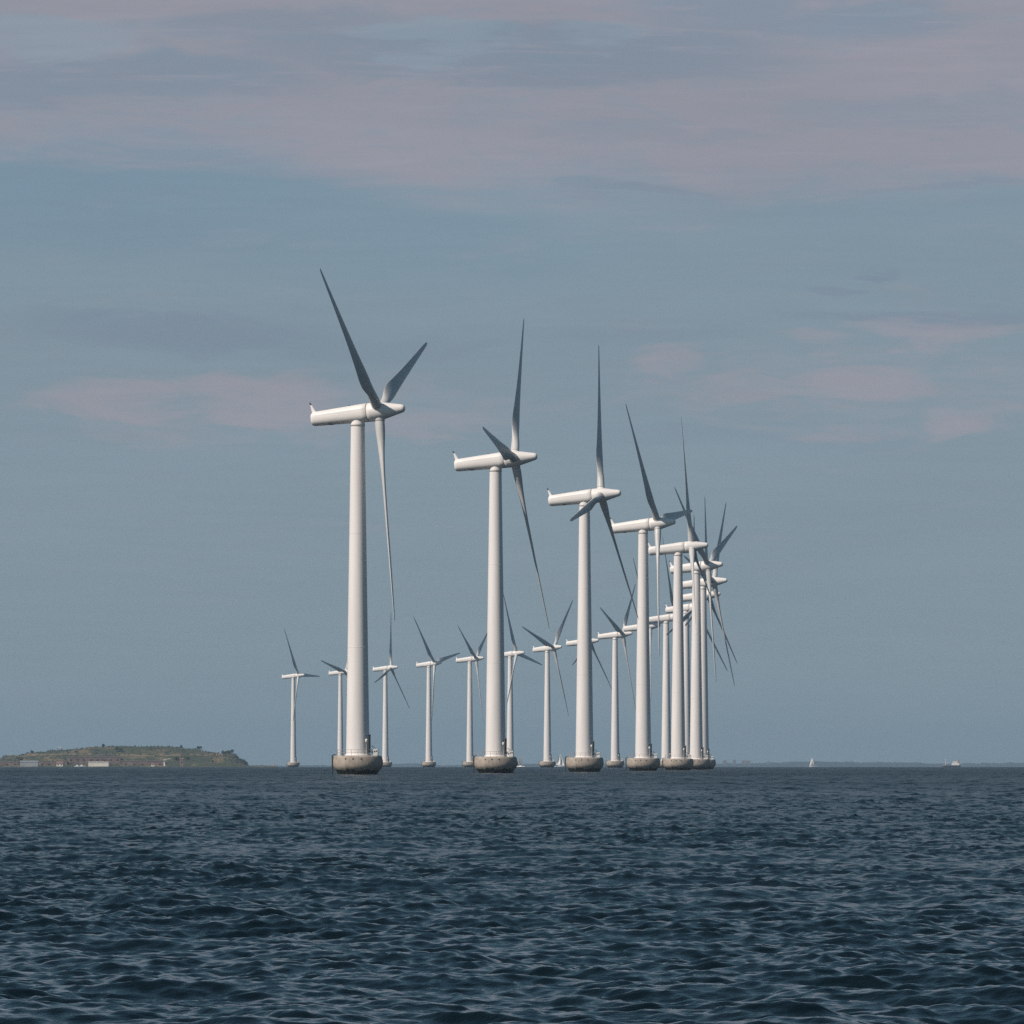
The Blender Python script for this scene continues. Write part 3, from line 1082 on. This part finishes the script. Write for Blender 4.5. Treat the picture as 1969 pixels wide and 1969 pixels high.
    xs = [(-12.42, 0.62), (-12.38, 0.86), (-12.28, 1.04), (-12.12, 1.15), (-11.9, 1.215), (-11.6, 1.24), (-9.5, 1.325), (-7, 1.43), (-5, 1.51), (-3, 1.595), (-2.06, 1.64), (-2.03, 1.60)]
    q.loft([ring(x, r, 1.0, 0.06 if x > -11.7 else 0.0) for x, r in xs])
    nac = q.build('nacelle', M['shell'], root)
    q = MB()
    q.loft([ring(x, 1.56) for x in (-2.05, -1.90)], 0, True)
    q.build('rotor_gap', M['seam'], nac)
    # leaning mast fin at the tail, dark tipped
    q = MB()

    def fin(z0, z1, x0, x1, w0, w1, t0, t1, mi):
        r0 = [(x0 + w0 / 2 * math.cos(a), t0 * math.sin(a), z0) for a in np.linspace(0, 2 * math.pi, 12, endpoint=False)]
        r1 = [(x1 + w1 / 2 * math.cos(a), t1 * math.sin(a), z1) for a in np.linspace(0, 2 * math.pi, 12, endpoint=False)]
        q.loft([r0, r1], mi, True)
    fin(1.0, 2.52, -11.75, -12.28, 0.90, 0.36, 0.18, 0.08, 0)
    fin(2.52, 3.02, -12.28, -12.48, 0.34, 0.20, 0.075, 0.05, 1)
    q.build('tail_fin', [M['shell'], M['dark']], nac)
    q = MB()
    q.lathe([(0.0, 0.10), (0.18, 0.10), (0.26, 0.05)], 10)
    lt = q.build('warning_light', M['dark'], nac)
    lt.location = (-5.3, 0, 1.53)
    q = MB()
    q.box((-8.75, -0.45, -1.30), (0.70, 1.1, 0.17))
    q.build('vent', M['hole'], nac)
    # spinner
    q = MB()
    xs = [(-1.92, 1.60), (-1.88, 1.655), (-1.2, 1.665), (-0.4, 1.65), (0.4, 1.58), (1.0, 1.47), (2.0, 1.25), (3.0, 1.01), (3.8, 0.83), (4.25, 0.73), (4.5, 0.64), (4.66, 0.50), (4.75, 0.30), (4.78, 0.08)]
    q.loft([[(x, -r * math.cos(2 * math.pi * j / 56), r * math.sin(2 * math.pi * j / 56)) for j in range(56)] for x, r in xs])
    q.build('spinner', M['shell'], root)
    bm = blade_mesh()
    cuff = MB()
    cuff.lathe([(1.0, 0.93), (1.56, 0.93), (1.60, 0.90), (1.70, 0.90), (1.74, 0.86)], 40)
    seam = MB()
    seam.lathe([(1.70, 0.86), (1.70, 0.905), (1.80, 0.905), (1.80, 0.86)], 40)
    me = ce = se = None
    for k in range(3):
        if k == 0:
            b = bm.build('blade', M['blade'], root)
            c = cuff.build('root_cuff', M['shell'], b)
            s = seam.build('root_flange', M['seam'], b)
            me, ce, se = b.data, c.data, s.data
        else:
            b = bpy.data.objects.new('blade', me)
            c = bpy.data.objects.new('root_cuff', ce)
            s = bpy.data.objects.new('root_flange', se)
            for o, p in ((b, root), (c, b), (s, b)):
                C.objects.link(o)
                o.parent = p
    return root


# tower column in the photo, yaw towards the camera, blade phase, label
TURBINES = [
    (688.0, 15.0, 68.0, 'largest and nearest white turbine, with one blade raised high and left'),
    (953.0, 10.5, 37.0, 'second largest white turbine, next tower right of the nearest one'),
    (1124.0, 13.5, 19.0, 'third largest white turbine, one blade straight up, white sailboat left of its base'),
    (1236.7, 15.5, 83.0, 'fourth largest white turbine, a blade stretched flat out past its nose'),
    (1304.0, 6.5, 112.0, 'fifth largest turbine, left one of the two towers whose bases overlap'),
    (1339.0, 18.5, 69.0, 'sixth largest turbine, right one of the two overlapping bases, one blade reaching farthest right'),
    (1351.5, 17.0, 42.0, 'turbine just behind the sixth largest, its tower the last on the right'),
    (1342.0, 18.0, 11.5, 'turbine hidden behind the sixth largest tower, only nose tip, tail and blades showing'),
    (1319.0, 22.5, 12.0, 'turbine seen in the narrow gap between the two towers with overlapping bases'),
    (1281.0, 10.0, 95.0, 'distant turbine whose tower stands between the fourth and fifth largest towers'),
    (1234.0, 14.5, 84.5, 'distant turbine with its tower wholly behind the fourth largest tower'),
    (1182.8, 17.5, 49.0, 'distant turbine standing clear between the third and fourth largest towers'),
    (1120.0, 18.0, 10.5, 'distant turbine hidden behind the third largest tower, nacelle ends showing each side'),
    (1052.5, 27.0, 46.5, 'small turbine standing clear between the second and third largest towers'),
    (981.0, 21.5, 99.5, 'small turbine close behind the right edge of the second largest tower'),
    (903.5, 16.5, 60.5, 'small turbine just left of the second largest tower and its base'),
    (824.7, 25.0, 79.5, 'small turbine standing clear midway between the two largest towers'),
    (741.0, 18.5, 14.5, 'small turbine close to the right of the nearest and largest tower'),
    (654.5, 24.5, 41.0, 'small turbine half hidden behind the left edge of the nearest tower'),
    (564.0, 21.0, 90.5, 'farthest and smallest turbine, standing alone nearest the green island'),
]


def set_rotor(root, yaw, th, cone=CONE):
    n = Vector((math.cos(yaw) * math.cos(TILT), -math.sin(yaw) * math.cos(TILT), math.sin(TILT)))
    Mh = Matrix.Translation(Vector((0, 0, HUBZ)) + n * OVER) @ Matrix.Rotation(-yaw, 4, 'Z') @ Matrix.Rotation(-TILT, 4, 'Y')
    k = 0
    for ch in root.children:
        nm = ch.name.split('.')[0]
        if nm in ('nacelle', 'spinner'):
            ch.matrix_basis = Mh
        elif nm == 'blade':
            ch.matrix_basis = Mh @ Matrix.Rotation(-(th + k * 2 * math.pi / 3), 4, 'X') @ Matrix.Rotation(cone, 4, 'Y')
            k += 1


proto = make_turbine()
for i, (px, yaw, th, lab) in enumerate(TURBINES):
    d = 1166.0 + 182.0 * i
    t = proto if i == 0 else copy_tree(proto)
    t.location = at(px, d, 0.0)
    tag(t, lab, 'wind turbine', 'wind turbines in a curving row at sea')
    set_rotor(t, R(yaw), R(th), R({1: 1.5, 4: 2.0}.get(i, 0.7)))
